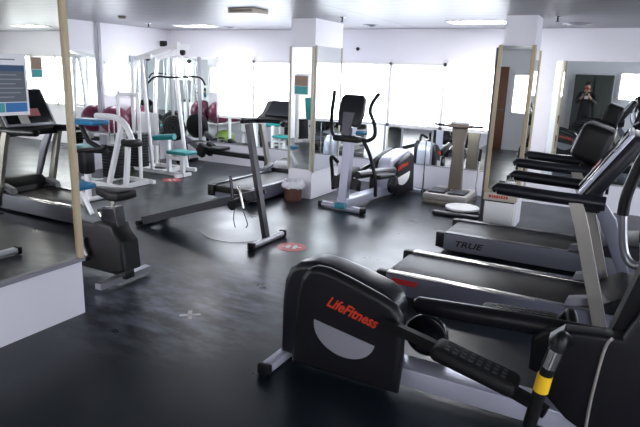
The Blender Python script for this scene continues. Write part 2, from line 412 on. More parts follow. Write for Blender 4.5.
tag(MB().lathe([(0, -.04), (.045, -.038), (.06, -.02), (.065, 0)], (-6.6, 6.19, HC)).build('smoke_detector', TAUPE), 'round grey smoke detector on the ceiling above the left machines', 'smoke detector')
def sprinkler(x, y, l):
    t = thing('sprinkler', l, 'sprinkler', (x, y, HC), group='ceiling sprinklers')
    MB().lathe([(.0, -.012), (.035, -.008), (.04, 0)], (0, 0, 0)).build('collar', CHROME, t)
    MB().tube([(0, 0, -.005), (0, 0, -.05)], .01, 8).disc((0, 0, -.055), .02, .006).build('head', DARKTRIM, t)
sprinkler(-7.19, 7.3, 'small ceiling sprinkler near the far left corner')
sprinkler(-3.4, 6.85, 'small ceiling sprinkler beside the white pier')
sprinkler(-1.27+.42, 7.13, 'ceiling sprinkler right of the square column')
def diffuser(x, y, r, l):
    tag(MB().lathe([(0, -.03), (r*.3, -.03), (r*.35, -.012), (r*.6, -.025), (r*.65, -.01), (r, -.012), (r*1.05, 0)], (x, y, HC)).build('air_diffuser', GREYTRIM), l, 'air diffuser', 'round air diffusers')
diffuser(-3.46, 7.96, .13, 'round air diffuser in the ceiling between pier and column')
diffuser(-.72, 8.05, .17, 'round air diffuser in the ceiling right of the square column')
diffuser(-6.1, 8.1, .13, 'round air diffuser beside the far left light panel')
tag(MB().sphere((-4.0, 8.67, 2.147), .03).box((-4.02, 8.68, 2.13), (-3.98, 8.7, 2.165)).build('wall_sensor', BLACK), 'small black dome sensor high on the back wall', 'sensor')
t = thing('loudspeaker', 'small black box speaker in the far left corner above the multi gym', 'speaker', (-7.85, 8.35, 2.2))
MB().box((-7.97, 8.36, 2.14), (-7.87, 8.46, 2.24), .01).build('cabinet', BLACK, t, t.location)

# ================================================================ NOTICES
t = thing('notice_poster', 'large blue and black printed notice taped to the partition mirror', 'poster', (PX, 2.1, 1.45))
x = PX+.002
MB().box((x, 1.84, 1.44), (x+.002, 2.29, 1.80)).build('sheet', PAPERG, t, t.location)
MB().box((x+.0015, 1.86, 1.52), (x+.003, 2.275, 1.735)).build('text_panel', SLATE, t, t.location)
MB().box((x+.0015, 1.86, 1.70), (x+.0038, 2.275, 1.735)).build('title_band', NAVY, t, t.location)
MB().box((x+.0015, 1.86, 1.46), (x+.003, 2.13, 1.515)).build('teal_picture', AQUA, t, t.location)
MB().box((x+.0015, 2.135, 1.46), (x+.003, 2.275, 1.515)).build('blue_picture', BLUEP, t, t.location)
lines = MB()
for k in range(6):
    wd = [.3, .36, .28, .38, .34, .25][k]
    lines.box((x+.003, 2.07-wd/2, 1.675-k*.026), (x+.0042, 2.07+wd/2, 1.682-k*.026))
lines.build('print_lines', PALEPL, t, t.location)
MB().box((x+.0015, 2.12, 1.765), (x+.003, 2.22, 1.77)).build('tape', DARKTRIM, t, t.location)
t = thing('small_poster', 'small photo poster on the partition mirror beside the tan frame', 'poster', (PX, 2.36, 1.68), group=None)
MB().box((x, 2.325, 1.665), (x+.002, 2.40, 1.79)).build('sheet', PAPERG, t, t.location)
MB().box((x+.0015, 2.328, 1.715), (x+.003, 2.397, 1.785)).build('photo', BRICK, t, t.location)
MB().box((x+.0015, 2.328, 1.668), (x+.003, 2.397, 1.712)).build('teal_band', AQUA, t, t.location)
t = thing('small_poster', 'small photo poster on the front mirror of the white pier', 'poster', (-4.0, 6.88, 1.45))
MB().box((-4.11, 6.878, 1.45), (-3.89, 6.882, 1.71)).build('sheet', PAPERG, t, t.location)
MB().box((-4.10, 6.874, 1.57), (-3.90, 6.879, 1.70)).build('photo', BRICK, t, t.location)
MB().box((-4.10, 6.874, 1.46), (-3.90, 6.879, 1.565)).build('blue_band', AQUA, t, t.location)

# ---- floor markers
def floor_dot(x, y, rz, l):
    t = thing('floor_sticker', l, 'floor sticker', (x, y, .0), rz, 'round red distancing stickers')
    MB().disc((0, 0, .0012), .15, .002, 'z', 40).build('disc', RED, t)
    f = MB()
    for s in (-1, 1):
        f.prism([(s*.035-.018, -.06), (s*.035+.018, -.055), (s*.035+.022, .04), (s*.035, .065), (s*.035-.02, .04)], 'z', .002, .0032)
    f.box((-.1, -.008, .002), (-.055, .008, .0032)).box((.055, -.008, .002), (.1, .008, .0032))
    f.build('footprint_print', WPRINT, t)
floor_dot(-2.86, 4.8, R(20), 'round red sticker on the floor in front of the near cross trainer')
floor_dot(-6.31, 6.8, R(60), 'round red sticker on the floor by the white multi gym')
t = MB().box((-.075, -.015, 0), (.075, .015, .0015), M=rotz(R(40))).box((-.075, -.015, 0), (.075, .015, .0015), M=rotz(R(-50))).build('tape_cross', PAPERG)
t.location = (-2.615, 2.96, .0005); tag(t, 'white tape cross stuck on the dark floor', 'tape')

# ================================================================ TREADMILL
def treadmill(label, loc, rz, brand=None, red=False, console='panel', L=2.05, W=.78, deckz=.2, side=SIDEGR, hand=.98, upr=True, mirror_y=1):
    t = thing('treadmill', label, 'treadmill', loc, rz, 'treadmills')
    h = W/2
    # frame sides
    prof = [(0, .045), (.02, deckz-.03), (.05, deckz), (L-.1, deckz+.02), (L, deckz), (L, .04), (L-.2, .03), (.1, .03)]
    fr = MB()
    for s in (-1, 1): fr.prism(prof, 'y', s*h, s*(h-.075), .006)
    fr.box((.02, -h+.07, .03), (L-.02, h-.07, .1))
    fr.build('deck_frame', side, t)
    lr = MB()
    for s in (-1, 1): lr.box((.06, min(s*(h-.004), s*(h-.085)), deckz-.005), (L-.5, max(s*(h-.004), s*(h-.085)), deckz+.012), .005)
    lr.build('foot_rail', STEEL if red else DGREY, t)
    MB().box((.03, -h+.085, .1), (L-.45, h-.085, deckz-.008), .02).build('running_belt', BELT, t)
    rc = MB()
    for s in (-1, 1): rc.box((-.03, min(s*(h+.004), s*(h-.09)), .05), (.06, max(s*(h+.004), s*(h-.09)), deckz+.008), .012)
    rc.build('end_cap', BLACK, t)
    ft = MB()
    for s in (-1, 1):
        ft.disc((.25, s*(h-.05), .02), .025, .04); ft.disc((L-.15, s*(h-.05), .02), .025, .04)
    ft.build('foot', RUBBER, t)
    # motor hood
    MB().prism([(L-.48, deckz-.02), (L-.46, deckz+.05), (L-.32, .34), (L-.05, .36), (L+.08, .28), (L+.1, .05), (L-.48, .05)], 'y', -h+.02, h-.02, .03).build('motor_hood', CHAR, t)
    # uprights
    ub = L-.40; ut = L-.68
    for s in (-1, 1):
        MB().tube([(ub+.01, s*(h+.0), .06), (ub-.02, s*(h+.0), .14), (ut+.06, s*(h-.005), .80), (ut, s*(h-.01), .97)], 1, sq=(.05, .085), smooth=False).build('upright', WARMSIL, t)
        MB().prism([(ub-.26, deckz+.015), (ub-.24, deckz+.075), (ub-.06, deckz+.12), (ub-.06, deckz+.06)], 'y', s*(h-.02), s*(h-.1), .006).build('step_guard', PALEPL if red else GREYPL, t)
    # handrails
    for s in (-1, 1):
        MB().tube([(ut-.52, s*(h-.02), hand+.01), (ut-.49, s*(h-.02), hand+.012), (ut-.2, s*(h-.02), hand+.0), (ut+.18, s*(h-.03), hand-.01)], [.036, .043, .045, .043, .042, .05], 14).build('handrail', VIOLET, t)
    # console
    if console == 'panel':
        a = R(32)
        M = Matrix.Translation((-.05, 0, 0)) @ roty(a, (ut+.08, 0, .93))
        MB().box((ut+.03, -h+.03, .92), (ut+.13, h-.03, 1.50), .035, M=M, seg=3).build('console', VIOLET, t)
        MB().box((ut+.008, -h+.03, .99), (ut+.034, h-.03, 1.49), .008, M=M).build('console_trim', RAILSIL, t)
        MB().box((ut+.0, -h+.06, 1.02), (ut+.009, h-.06, 1.47), .004, M=M).build('display', DISPLAY, t)
        MB().box((ut-.0, -h+.02, .90), (ut+.16, h-.02, .99), .02).build('crossbar', BLACK, t)
        # shroud sheet behind
        MB().prism([(ut+.03, .93), (ut+.1, .96), (ut+.26, .75), (ut+.40, .35), (ut+.32, .35), (ut+.16, .7)], 'y', h-.06, h-.10, .006).build('mast_cover', SIDEGR, t)
    elif console == 'wedge':
        MB().prism([(ut-.22, 1.0), (ut-.20, 1.05), (ut-.02, 1.14), (ut+.12, 1.30), (ut+.20, 1.31), (ut+.22, 1.24), (ut+.12, 1.04), (ut-.02, .98)], 'y', -h+.03, h-.03, .02).build('console', BLACK, t)
        MB().prism([(ut-.12, 1.10), (ut-.02, 1.15), (ut+.12, 1.31), (ut+.115, 1.315), (ut-.03, 1.16), (ut-.125, 1.11)], 'y', -h+.14, h-.14).build('display', DISPLAY, t)
    else:
        a = R(18)
        M = roty(a, (ut+.1, 0, .98))
        MB().box((ut-.12, -h+.08, 1.02), (ut+.17, h-.08, 1.36), .06, M=M, seg=4).build('console', BLACK, t)
        MB().box((ut-.128, -h+.2, 1.1), (ut-.11, h-.2, 1.32), .004, M=M).build('display', DISPLAY, t)
        MB().box((ut-.0, -h+.02, .90), (ut+.2, h-.02, 1.02), .03).build('crossbar', BLACK, t)
    if brand:
        text_mesh('lettering', brand, .085, BLACK, t, Mxyz((.30, -h-.001, deckz*.55), (1, 0, 0), (0, 0, 1)), ext=.002, italic=.25, stretch=1.35)
    if red:
        MB().prism([(.09, deckz-.075), (.11, deckz-.03), (.33, deckz-.03), (.31, deckz-.075)], 'y', -h-.002, -h+.004).build('red_badge', RED, t).__setitem__('label', 'red badge on the side')
    return t
treadmill('treadmill with bright silver foot rails and red badge, just behind the near cross trainer', (-1.60, 4.45, 0), 0, red=True, W=.72)
treadmill('treadmill with black lettering on its grey side, next to the square column', (-1.54, 5.88, 0), 0, brand='TRUE', console='round', W=.70, L=1.88, side=mat('dark_side_grey', (.15, .155, .19), .38, metal=.2))
tm = treadmill('dark treadmill left of the white pier, behind the incline bench', (-4.62, 6.1, 0), R(90), console='wedge', W=.74, L=1.95, hand=1.02)

# ================================================================ CROSS TRAINER (elliptical)
def cross_trainer(label, loc, rz, cover=CHAR, near=True):
    """x runs from the drive housing (0) to the console; near: the large dark one in front"""
    t = thing('cross_trainer', label, 'cross trainer', loc, rz, 'cross trainers')
    e = .12 if near else 0.          # how far the mast stands beyond 1.70
    P = [(.015, .05), (.022, .40), (.035, .53), (.075, .62), (.14, .665), (.24, .685), (.34, .678), (.50, .645), (.66, .60), (.73, .555), (.76, .48), (.76, .14), (.74, .06)]
    MB().prism(P, 'y', -.115, .115, .045, seg=4).build('drive_housing', VIOLET if near else RAILSIL, t)
    Q = [(.14, .05), (.155, .30), (.175, .5), (.195, .60), (.235, .665), (.29, .692), (.37, .69), (.51, .655), (.70, .595), (.775, .56), (.815, .50), (.83, .40), (.83, .2), (.82, .05)]
    for s in (-1, 1):
        q_ = Q if s < 0 else [(.12+(p[0]-.14)*.82, p[1]*.93) for p in Q]
        c = MB().prism(q_, 'y', s*.112, s*.195, .04, seg=5).build('side_cover', cover, t)
        n = 28; rad = .192; cx, cz = .49, .345; th = R(-10)
        arc = []
        for k in range(n+1):
            u_, v_ = rad*math.cos(math.pi*k/n), -rad*.78*math.sin(math.pi*k/n)
            arc.append((cx+u_*math.cos(th)-v_*math.sin(th), cz+u_*math.sin(th)+v_*math.cos(th)))
        MB().prism(arc, 'y', s*.193, s*.199, .0015).build('half_disc_inlay', PALEPL if near else WHITE, c).__setitem__('label', 'pale half disc')
        text_mesh('lettering', 'LifeFitness', .088, ORANGE, c, Mxyz((.53, s*.197, .475), (-s, 0, s*.22), (.22, 0, 1)), ext=.002, italic=.4, stretch=.84)
    MB().box((.72, -.085, .055), (1.80+e, .085, .165), .012).build('base_beam', RAILSIL, t)
    MB().box((.0, -.30, .012), (.08, .30, .07), .02).build('rear_stabiliser', RAILSIL, t)
    MB().tube([(1.80+e, -.31, .045), (1.80+e, .31, .045)], .04, 16).build('front_stabiliser', RAILSIL, t)
    for s in (-1, 1):
        MB().box((1.755+e, s*.33-.03, .005), (1.845+e, s*.33+.03, .09), .015).build('end_cap', BLACK, t)
        MB().box((-.005, s*.31-.02, .005), (.085, s*.31+.02, .075), .012).build('end_cap', BLACK, t)
    MB().box((1.74+e, -.08, .03), (1.86+e, .08, .11), .015).build('mast_foot', BLACKG if near else mat('teal_badge', (.05, .3, .4), .3), t)
    if near: MB().tube([(1.88, 0, .08), (1.90, 0, .60), (1.99, 0, .97), (2.02, 0, 1.12)], 1, sq=(.17, .23), smooth=False).build('mast', CHAR, t)
    if near: MB().tube([(1.752, -.21, .20), (1.755, -.21, .36), (1.775, -.21, .60), (1.80, -.21, .66)], .007, 8).build('edge_highlight', WARMSIL, t)  # thin pale tube standing in for the highlight on the mast edge
    else: MB().tube([(1.77, 0, .08), (1.72, 0, .55), (1.67, 0, 1.08)], 1, sq=(.12, .09), smooth=False).build('mast', RAILSIL, t)
    hx = .33 if near else .06
    MB().box((1.60+hx, -.20, .90), (1.74+hx, .20, .985), .03).build('handle_hub', BLACK, t)
    M = roty(R(-16), (1.68+hx, 0, 1.0))
    cs = MB().prism([(-.15, 1.10), (-.185, 1.27), (-.175, 1.46), (-.13, 1.51), (.13, 1.51), (.175, 1.46), (.185, 1.27), (.15, 1.10)], 'x', 1.63+hx, 1.72+hx, .025, M=M).build('console', CHAR, t)
    MB().box((1.615+hx, -.13, 1.2), (1.632+hx, .13, 1.42), .004, M=M).build('display', DISPLAY, cs)
    MB().prism([(-.05, .97), (-.085, 1.27), (.085, 1.27), (.05, .97)], 'x', 1.70+hx, 1.745+hx, .01, M=M).build('console_bracket', GREYPL, t)
    for s in (-1, 1):
        MB().disc((.845-(s < 0)*.5, s*(.22 if s > 0 else .13), .25), .13, .05, 'y', 32, .015).build('crank_cover', BLACKG, t)
        if s < 0:
            MB().tube([(.74, s*.225, .475), (1.0, s*.225, .42), (1.50, s*.25, .275), (1.58, s*.27, .25)], 1, smooth=False, sq=(.04, .055)).build('link_arm', BLACK, t)
            M = roty(R(13), (1.05, 0, .45)); y0, z0, z1, xa = -.28, .395, .475, 1.03
        else:
            MB().tube([(.76, s*.19, .44), (.79, s*.19, .44), (1.3, s*.19, .47), (1.75, s*.19, .49)], [.03, .052, .055, .05], 18, smooth=False).build('link_arm', CHAR, t)
            M = roty(R(-3), (1.0, 0, .40)); y0, z0, z1, xa = .34, .40, .46, 1.12
        pd = MB().box((xa, y0-.08, z0), (xa+.43, y0+.08, z1), .035, M=M, seg=3).build('pedal', RUBBER, t)
        tr = MB()
        for k in range(8):
            for j in range(3): tr.box((xa+.06+k*.04, y0-.05+j*.035, z1-.002), (xa+.082+k*.04, y0-.03+j*.035, z1+.003), M=M)
        tr.build('pedal_tread', DARKTRIM, pd)['kind'] = 'stuff'
        xo = 1.60; y_ = s*.34
        top = [(xo-.005, y_, .62), (xo+.0, s*.31, .655), (xo+.02, s*.21, .60)] if s < 0 else [(xo-.02, y_, .50), (xo, s*.31, .53), (xo+.03, s*.2, .48)] if near else [(xo-.02, s*.29, .66), (xo+.03, s*.26, .80), (xo+.07, s*.2, .94)]
        MB().tube([(xo-.08, y_, .20), (xo-.045, y_, .45)]+top, .030 if near else .024, 14).build('swing_arm', BLACK, t)
        if near and s < 0:
            MB().tube([(xo-.032, y_, .515), (xo-.012, y_, .605)], .034, 14).build('arm_sleeve', CHROME, t)
            w_ = MB().tube([(xo-.052, y_, .39), (xo-.042, y_, .475)], .0335, 14).build('warning_sticker', YELLOW, t); w_['label'] = 'yellow warning sticker'
        if near:
            dx = .0 if s > 0 else .09
            MB().tube([(1.94, s*.18, .94), (1.86+dx, s*.23, .88), (1.80+dx, s*.25, .93), (1.765+dx, s*.25, 1.12)], .021, 12).build('handlebar', SILVER, t)
            MB().tube([(1.765+dx, s*.25, 1.12), (1.768+dx, s*.25, 1.22), (1.80+dx, s*.25, 1.37), (1.83+dx, s*.245, 1.45)], .027, 12).build('grip', BLACK, t)
        else:
            MB().tube([(1.68, s*.18, .95), (1.64, s*.25, .93), (1.61, s*.33, 1.0), (1.63, s*.33, 1.15), (1.68, s*.29, 1.30), (1.64, s*.30, 1.42), (1.57, s*.34, 1.52)], .025, 12).build('handlebar', BLACK, t)
        MB().prism(([(1.55, .30), (1.54, .58), (1.60, .64), (1.84, .66), (1.92, .86), (2.04, .86), (2.06, .2), (1.8, .13), (1.66, .2)] if s < 0 else [(1.44, .26), (1.44, .44), (1.50, .50), (1.84, .56), (1.94, .8), (2.04, .8), (2.06, .2), (1.8, .15)]) if near else [(1.66, .26), (1.64, .40), (1.74, .44), (1.78, .3)], 'y', s*.09, s*.20, .02).build('pivot_shroud', CHAR if near else BLACK, t)
    return t
ct = cross_trainer('large near cross trainer with orange lettering and pale half disc on its black drive housing', (-1.72, 2.85, 0), 0)
ct2 = cross_trainer('rear cross trainer with silver mast beside the white pier, facing the back wall', (-2.9, 8.33, 0), R(-98), cover=CHAR, near=False)

# ================================================================ INCLINE BENCH
t = thing('incline_bench', 'long low incline board with a leaning dark grey post and T shaped foot', 'incline bench', (-3.15, 4.77, 0))
L = t.location
MB().tube([(-3.15, 4.77, .03), (-3.40, 4.80, 1.22)], 1, sq=(.075, .05), smooth=False).build('post', DGREY, t, L)
MB().tube([(-3.14, 4.49, .035), (-3.14, 5.07, .035)], .033, 14).build('base_foot', SILVER, t, L)
MB().box((-3.18, 4.46, .0), (-3.10, 4.51, .075), .012).box((-3.18, 5.06, .0), (-3.10, 5.1, .075), .012).build('foot_cap', BLACK, t, L)
bd = MB().tube([(-4.68, 4.56, .06), (-3.25, 4.72, .52)], 1, sq=(.06, .085), smooth=False).tube([(-4.66, 4.82, .06), (-3.25, 4.9, .52)], 1, sq=(.05, .05), smooth=False)
bd.build('side_rail', DARKTRIM, t, L)
MB().tube([(-4.60, 4.69, .10), (-3.35, 4.80, .50)], 1, sq=(.20, .03), smooth=False).build('pad', BLACK, t, L)
MB().tube([(-4.70, 4.48, .035), (-4.68, 4.95, .035)], .032, 12).build('rear_foot', BLACK, t, L)
MB().tube([(-3.40, 4.5, .42), (-3.40, 4.98, .47)], .05, 14).build('foam_roller', BLACK, t, L)
MB().tube([(-3.45, 4.60, .42), (-3.50, 4.62, .70)], .016, 10).build('roller_post', BLACKG, t, L)
MB().tube([(-3.36, 4.55, .62), (-3.33, 4.55, .56), (-3.29, 4.55, .40)], .016, 10).build('steel_hook', STEEL, t, L)
MB().tube([(-3.36, 4.5, .40), (-3.37, 4.5, .28), (-3.35, 4.5, .2)], .005, 6).tube([(-3.25, 4.5, .38), (-3.2, 4.5, .26), (-3.22, 4.5, .22)], .005, 6).build('strap', BLACK, t, L)
MB().tube([(-4.0, 4.7, .006), (-3.7, 4.55, .006), (-3.4, 4.6, .006), (-3.15, 4.95, .006)], .0025, 6).build('cord', BLACK, t, L)

# ================================================================ UPRIGHT BIKE
t = thing('exercise_bike', 'black upright exercise bike beside the end of the partition mirror', 'exercise bike', (-3.55, 3.2, 0))
L = t.location; Y = 3.22
MB().prism([(-4.42, .16), (-4.45, .34), (-4.30, .46), (-4.0, .50), (-3.78, .49), (-3.72, .52), (-3.54, .51), (-3.51, .45), (-3.44, .38), (-3.42, .14), (-3.56, .09), (-4.2, .09)], 'y', Y-.1, Y+.1, .03).build('body_shell', BLACK, t, L)
MB().prism([(-3.72, .49), (-3.70, .63), (-3.55, .65), (-3.53, .49)], 'y', Y-.05, Y+.05, .01).build('seat_column', BLACKG, t, L)
MB().tube([(-3.62, Y, .62), (-3.62, Y, .73)], .025, 12).build('seat_post', STEEL, t, L)
MB().prism([(-3.48, -.10), (-3.46, .0), (-3.48, .10), (-3.55, .125), (-3.66, .08), (-3.80, .03), (-3.82, 0), (-3.80, -.03), (-3.66, -.08), (-3.55, -.125)], 'z', .715, .79, .02, M=Matrix.Translation((.025, Y, 0))).build('saddle', BLACK, t, L)
MB().tube([(-3.53, Y-.27, .05), (-3.53, Y+.27, .05)], 1, sq=(.07, .05), smooth=False).build('rear_stabiliser', SILVER, t, L)
MB().tube([(-4.35, Y-.22, .05), (-4.35, Y+.22, .05)], 1, sq=(.07, .05), smooth=False).build('front_stabiliser', SILVER, t, L)
MB().box((-3.60, Y-.05, .05), (-3.46, Y+.05, .12), .01).box((-4.4, Y-.05, .05), (-4.28, Y+.05, .16), .01).build('base_bracket', BLACK, t, L)
MB().tube([(-3.86, Y-.125, .37), (-3.85, Y-.135, .31), (-3.80, Y-.135, .22)], [.034, .024, .02], 10).build('crank_arm', STEEL, t, L)
MB().tube([(-3.86, Y+.125, .37), (-3.89, Y+.13, .46), (-3.93, Y+.13, .52)], [.03, .022, .02], 10).build('crank_arm', STEEL, t, L)
MB().box((-3.86, Y-.24, .19), (-3.75, Y-.14, .22), .008).build('pedal', BLACK, t, L)
MB().box((-3.98, Y+.14, .51), (-3.87, Y+.24, .54), .008).build('pedal', BLACK, t, L)
MB().tube([(-4.28, Y, .42), (-4.34, Y, .8), (-4.36, Y, 1.1)], .035, 12).build('front_post', BLACK, t, L)
MB().tube([(-4.33, Y, 1.0), (-4.2, Y-.2, 1.02), (-4.0, Y-.24, 1.05), (-3.93, Y-.24, 1.08)], .016, 10).tube([(-4.33, Y, 1.0), (-4.2, Y+.2, 1.02), (-4.0, Y+.24, 1.05), (-3.93, Y+.24, 1.08)], .016, 10).build('handlebar', BLACK, t, L)
MB().box((-4.42, Y-.15, 1.08), (-4.34, Y+.15, 1.3), .02, M=roty(R(-20), (-4.4, Y, 1.1))).build('console', BLACK, t, L)
t.location = L + Vector((.03, -.05, 0))

# ================================================================ WHITE STRENGTH MACHINES
def bar(mb, a, b_, w_=.06): return mb.tube([a, b_], 1, sq=(w_, w_), smooth=False)
# curl machine
t = thing('curl_machine', 'white strength machine with curved arm, black weight stack and blue arm pad, far left', 'strength machine', (-6.6, 5.95, 0))
L = t.location
f = MB()
bar(f, (-6.95, 5.75, .04), (-6.25, 5.75, .04)); bar(f, (-6.95, 6.35, .04), (-6.25, 6.35, .04)); bar(f, (-6.95, 5.75, .04), (-6.95, 6.35, .04)); bar(f, (-6.35, 5.75, .04), (-6.35, 6.35, .04))
bar(f, (-6.62, 5.80, .04), (-6.50, 6.0, .95)); bar(f, (-6.22, 5.75, .04), (-6.34, 5.95, .72))
f.tube([(-6.95, 6.35, .04), (-6.95, 6.35, 1.25), (-6.88, 6.35, 1.33), (-6.6, 6.35, 1.33), (-6.53, 6.35, 1.25), (-6.53, 6.35, .04)], .028, 10)
f.tube([(-6.98, 5.95, 1.02), (-6.6, 5.95, 1.02), (-6.40, 5.95, .94), (-6.28, 5.95, .74), (-6.27, 5.95, .65)], .045, 12)
f.build('frame', WHITE, t, L)
st = MB()
for k in range(11): st.box((-6.95, 5.98, .10+k*.045), (-6.66, 6.16, .141+k*.045), .003)
st.build('weight_stack', BLACK, t, L)
MB().tube([(-6.86, 6.07, .1), (-6.86, 6.07, 1.0)], .01, 8).tube([(-6.75, 6.07, .1), (-6.75, 6.07, 1.0)], .01, 8).build('guide_rod', CHROME, t, L)
MB().box((-6.42, 5.86, .62), (-6.16, 6.06, .73), .035).build('roller_pad', BLACK, t, L)
MB().box((-7.42, 5.78, .50), (-6.98, 6.08, .57), .03).build('seat', TEAL, t, L)
MB().tube([(-7.2, 5.93, .04), (-7.2, 5.93, .5)], .04, 10).tube([(-7.35, 5.93, .04), (-6.95, 5.93, .04)], .03, 10).build('seat_post', WHITE, t, L)
# press bench in front of it
t = thing('press_bench', 'bench with blue top pad and bent black lever arm behind the tan mirror frame', 'strength machine', (-5.9, 5.0, 0))
L = t.location
MB().box((-6.22, 4.86, 1.02), (-5.78, 5.14, 1.09), .03).build('arm_pad', BLUE, t, L)
MB().tube([(-6.17, 5.0, 1.02), (-6.12, 5.0, .93), (-6.03, 5.0, .80), (-5.72, 5.0, .70)], .032, 12, smooth=False).tube([(-6.15, 5.0, .68), (-5.7, 5.0, .70)], .03, 10).build('lever_arm', BLACK, t, L)
MB().box((-6.18, 4.92, .38), (-6.02, 5.08, .72), .03).build('pivot_block', BLACK, t, L)
MB().tube([(-6.1, 5.0, .03), (-6.1, 5.0, .42)], .04, 10).tube([(-6.1, 4.7, .03), (-6.1, 5.3, .03)], .03, 10).tube([(-6.1, 5.0, .06), (-5.7, 4.6, .10), (-5.62, 4.5, .3)], .03, 10).tube([(-5.62, 4.5, .3), (-5.45, 4.5, .03)], .028, 10).build('frame', WHITE, t, L)
MB().box((-5.86, 4.36, .32), (-5.48, 4.62, .39), .025).build('seat', BLUE, t, L)

# multi gym tower
t = thing('multi_gym', 'tall white multi gym tower with black stack, teal roller and teal seat', 'strength machine', (-7.0, 7.2, 0))
L = t.location
f = MB()
f.tube([(-7.42, 7.1, .04), (-7.40, 7.1, 1.2), (-7.32, 7.1, 1.80), (-7.22, 7.1, 1.90), (-6.95, 7.1, 1.92)], .038, 12)
f.tube([(-7.02, 7.1, .04), (-7.12, 7.1, 1.2), (-7.18, 7.1, 1.88)], .034, 12)
f.tube([(-7.42, 7.6, .04), (-7.40, 7.6, 1.2), (-7.30, 7.6, 1.92)], .034, 12)
f.tube([(-6.70, 7.6, .04), (-6.85, 7.6, 1.2), (-6.90, 7.6, 1.92)], .034, 12)
bar(f, (-7.42, 7.1, .04), (-6.3, 7.1, .04)); bar(f, (-7.42, 7.6, .04), (-6.5, 7.6, .04)); bar(f, (-7.42, 7.1, .04), (-7.42, 7.6, .04)); bar(f, (-6.82, 7.1, .04), (-6.82, 7.6, .04))
bar(f, (-7.2, 7.1, 1.90), (-6.5, 7.25, 2.12), .07); bar(f, (-7.3, 7.6, 1.9), (-6.5, 7.38, 2.04), .06)
bar(f, (-6.52, 7.2, 2.08), (-6.42, 7.4, 2.08), .09)
bar(f, (-6.65, 7.1, .04), (-6.65, 7.1, .62)); bar(f, (-6.35, 7.1, .04), (-6.35, 7.1, .38)); bar(f, (-6.65, 7.1, .3), (-6.35, 7.1, .3), .05)
bar(f, (-6.35, 6.92, .03), (-6.35, 7.28, .03), .05)
f.build('frame', WHITE, t, L)
MB().box((-7.38, 7.22, .45), (-6.98, 7.24, 1.0), .004).build('stack_guard', WHITE, t, L)
st = MB()
for k in range(12): st.box((-7.34, 6.85, .12+k*.046), (-7.04, 7.04, .162+k*.046), .003)
st.build('weight_stack', BLACK, t, L)
MB().tube([(-7.24, 6.95, .1), (-7.24, 7.0, 1.85)], .01, 8).tube([(-7.13, 6.95, .1), (-7.13, 7.0, 1.85)], .01, 8).build('guide_rod', CHROME, t, L)
MB().tube([(-6.95, 7.2, .1), (-6.96, 7.2, 1.9)], .008, 8).tube([(-6.47, 7.3, 1.2), (-6.47, 7.3, 2.0)], .005, 6).build('cable', CHROME, t, L)
MB().tube([(-6.86, 7.0, .62), (-6.42, 7.0, .67)], .05, 14).build('thigh_roller', TEAL, t, L)
MB().box((-6.58, 6.95, .38), (-6.16, 7.26, .44), .025).build('seat', TEAL, t, L)
MB().tube([(-7.0, 7.05, 1.50), (-6.88, 7.1, 1.60), (-6.6, 7.2, 1.60), (-6.2, 7.35, 1.62), (-6.1, 7.4, 1.50)], .016, 10).build('pulldown_bar', BLACK, t, L)
MB().disc((-6.47, 7.3, 2.0), .05, .03, 'y', 20).disc((-7.1, 7.16, 1.9), .05, .03, 'y', 20).build('pulley', BLACK, t, L)
# shoulder machine near window wall, seen in mirrors
def pad_machine(label, loc, rz, pad):
    t = thing('pad_machine', label, 'strength machine', loc, rz, 'strength machines seen in the mirrors')
    f = MB(); bar(f, (-.4, 0, .04), (.5, 0, .04)); bar(f, (-.4, -.3, .04), (-.4, .3, .04)); bar(f, (.5, -.25, .04), (.5, .25, .04)); bar(f, (-.4, -.25, .04), (-.4, -.25, 1.7)); bar(f, (-.4, .25, .04), (-.4, .25, 1.7)); bar(f, (-.4, -.25, 1.7), (-.4, .25, 1.7)); bar(f, (.1, 0, .04), (.1, 0, .42)); bar(f, (-.15, 0, .04), (-.2, 0, 1.0))
    f.build('frame', WHITE, t)
    MB().box((-.02, -.18, .42), (.40, .18, .49), .03).build('seat', pad, t)
    MB().box((-.16, -.15, .6), (-.09, .15, 1.15), .03, M=roty(R(-8), (-.1, 0, .6))).build('backrest', pad, t)
    st = MB()
    for k in range(10): st.box((-.44, -.15, .1+k*.05), (-.34, .15, .145+k*.05), .003)
    st.build('weight_stack', BLACK, t)
    return t
pad_machine('white machine with teal seat and back pad against the left wall, seen in mirrors', (-7.3, 3.6, 0), 0, TEAL)
pad_machine('white machine with a burgundy seat beside the dark locker cabinet, seen in mirrors', (-1.95, -.72, 0), R(90), BURG)
pad_machine('white machine with teal pads near the window wall, seen in mirrors', (-6.9, 1.2, 0), R(20), TEAL)

# ================================================================ ROWER
t = thing('rowing_machine', 'black rowing machine with round flywheel along the back wall', 'rowing machine', (-6.4, 8.36, 0))
L = t.location; Y = 8.36
MB().disc((-7.66, Y, .63), .245, .13, 'y', 36, .03).build('flywheel_housing', BLACK, t, L)
fg = MB()
for k in range(4): 
    r_ = .06+k*.045
    fg.tube([(-7.63+r_*math.cos(a*math.pi/12), Y-.067, .63+r_*math.sin(a*math.pi/12)) for a in range(25)], .006, 6, smooth=False, cap=False)
fg.build('flywheel_grille', DGREY, t, L)
MB().tube([(-7.56, Y, .55), (-7.0, Y, .27)], 1, sq=(.07, .1), smooth=False).build('neck', GREYPL, t, L)
MB().tube([(-7.1, Y, .26), (-5.5, Y, .24)], 1, sq=(.09, .08), smooth=False).build('rail', BLACK, t, L)
MB().tube([(-7.35, Y-.28, .03), (-7.35, Y+.28, .03)], .03, 10).tube([(-7.35, Y, .03), (-7.4, Y, .45)], .03, 10).tube([(-5.55, Y-.2, .03), (-5.55, Y+.2, .03)], .03, 10).tube([(-5.55, Y, .03), (-5.55, Y, .2)], .03, 10).build('stand', BLACK, t, L)
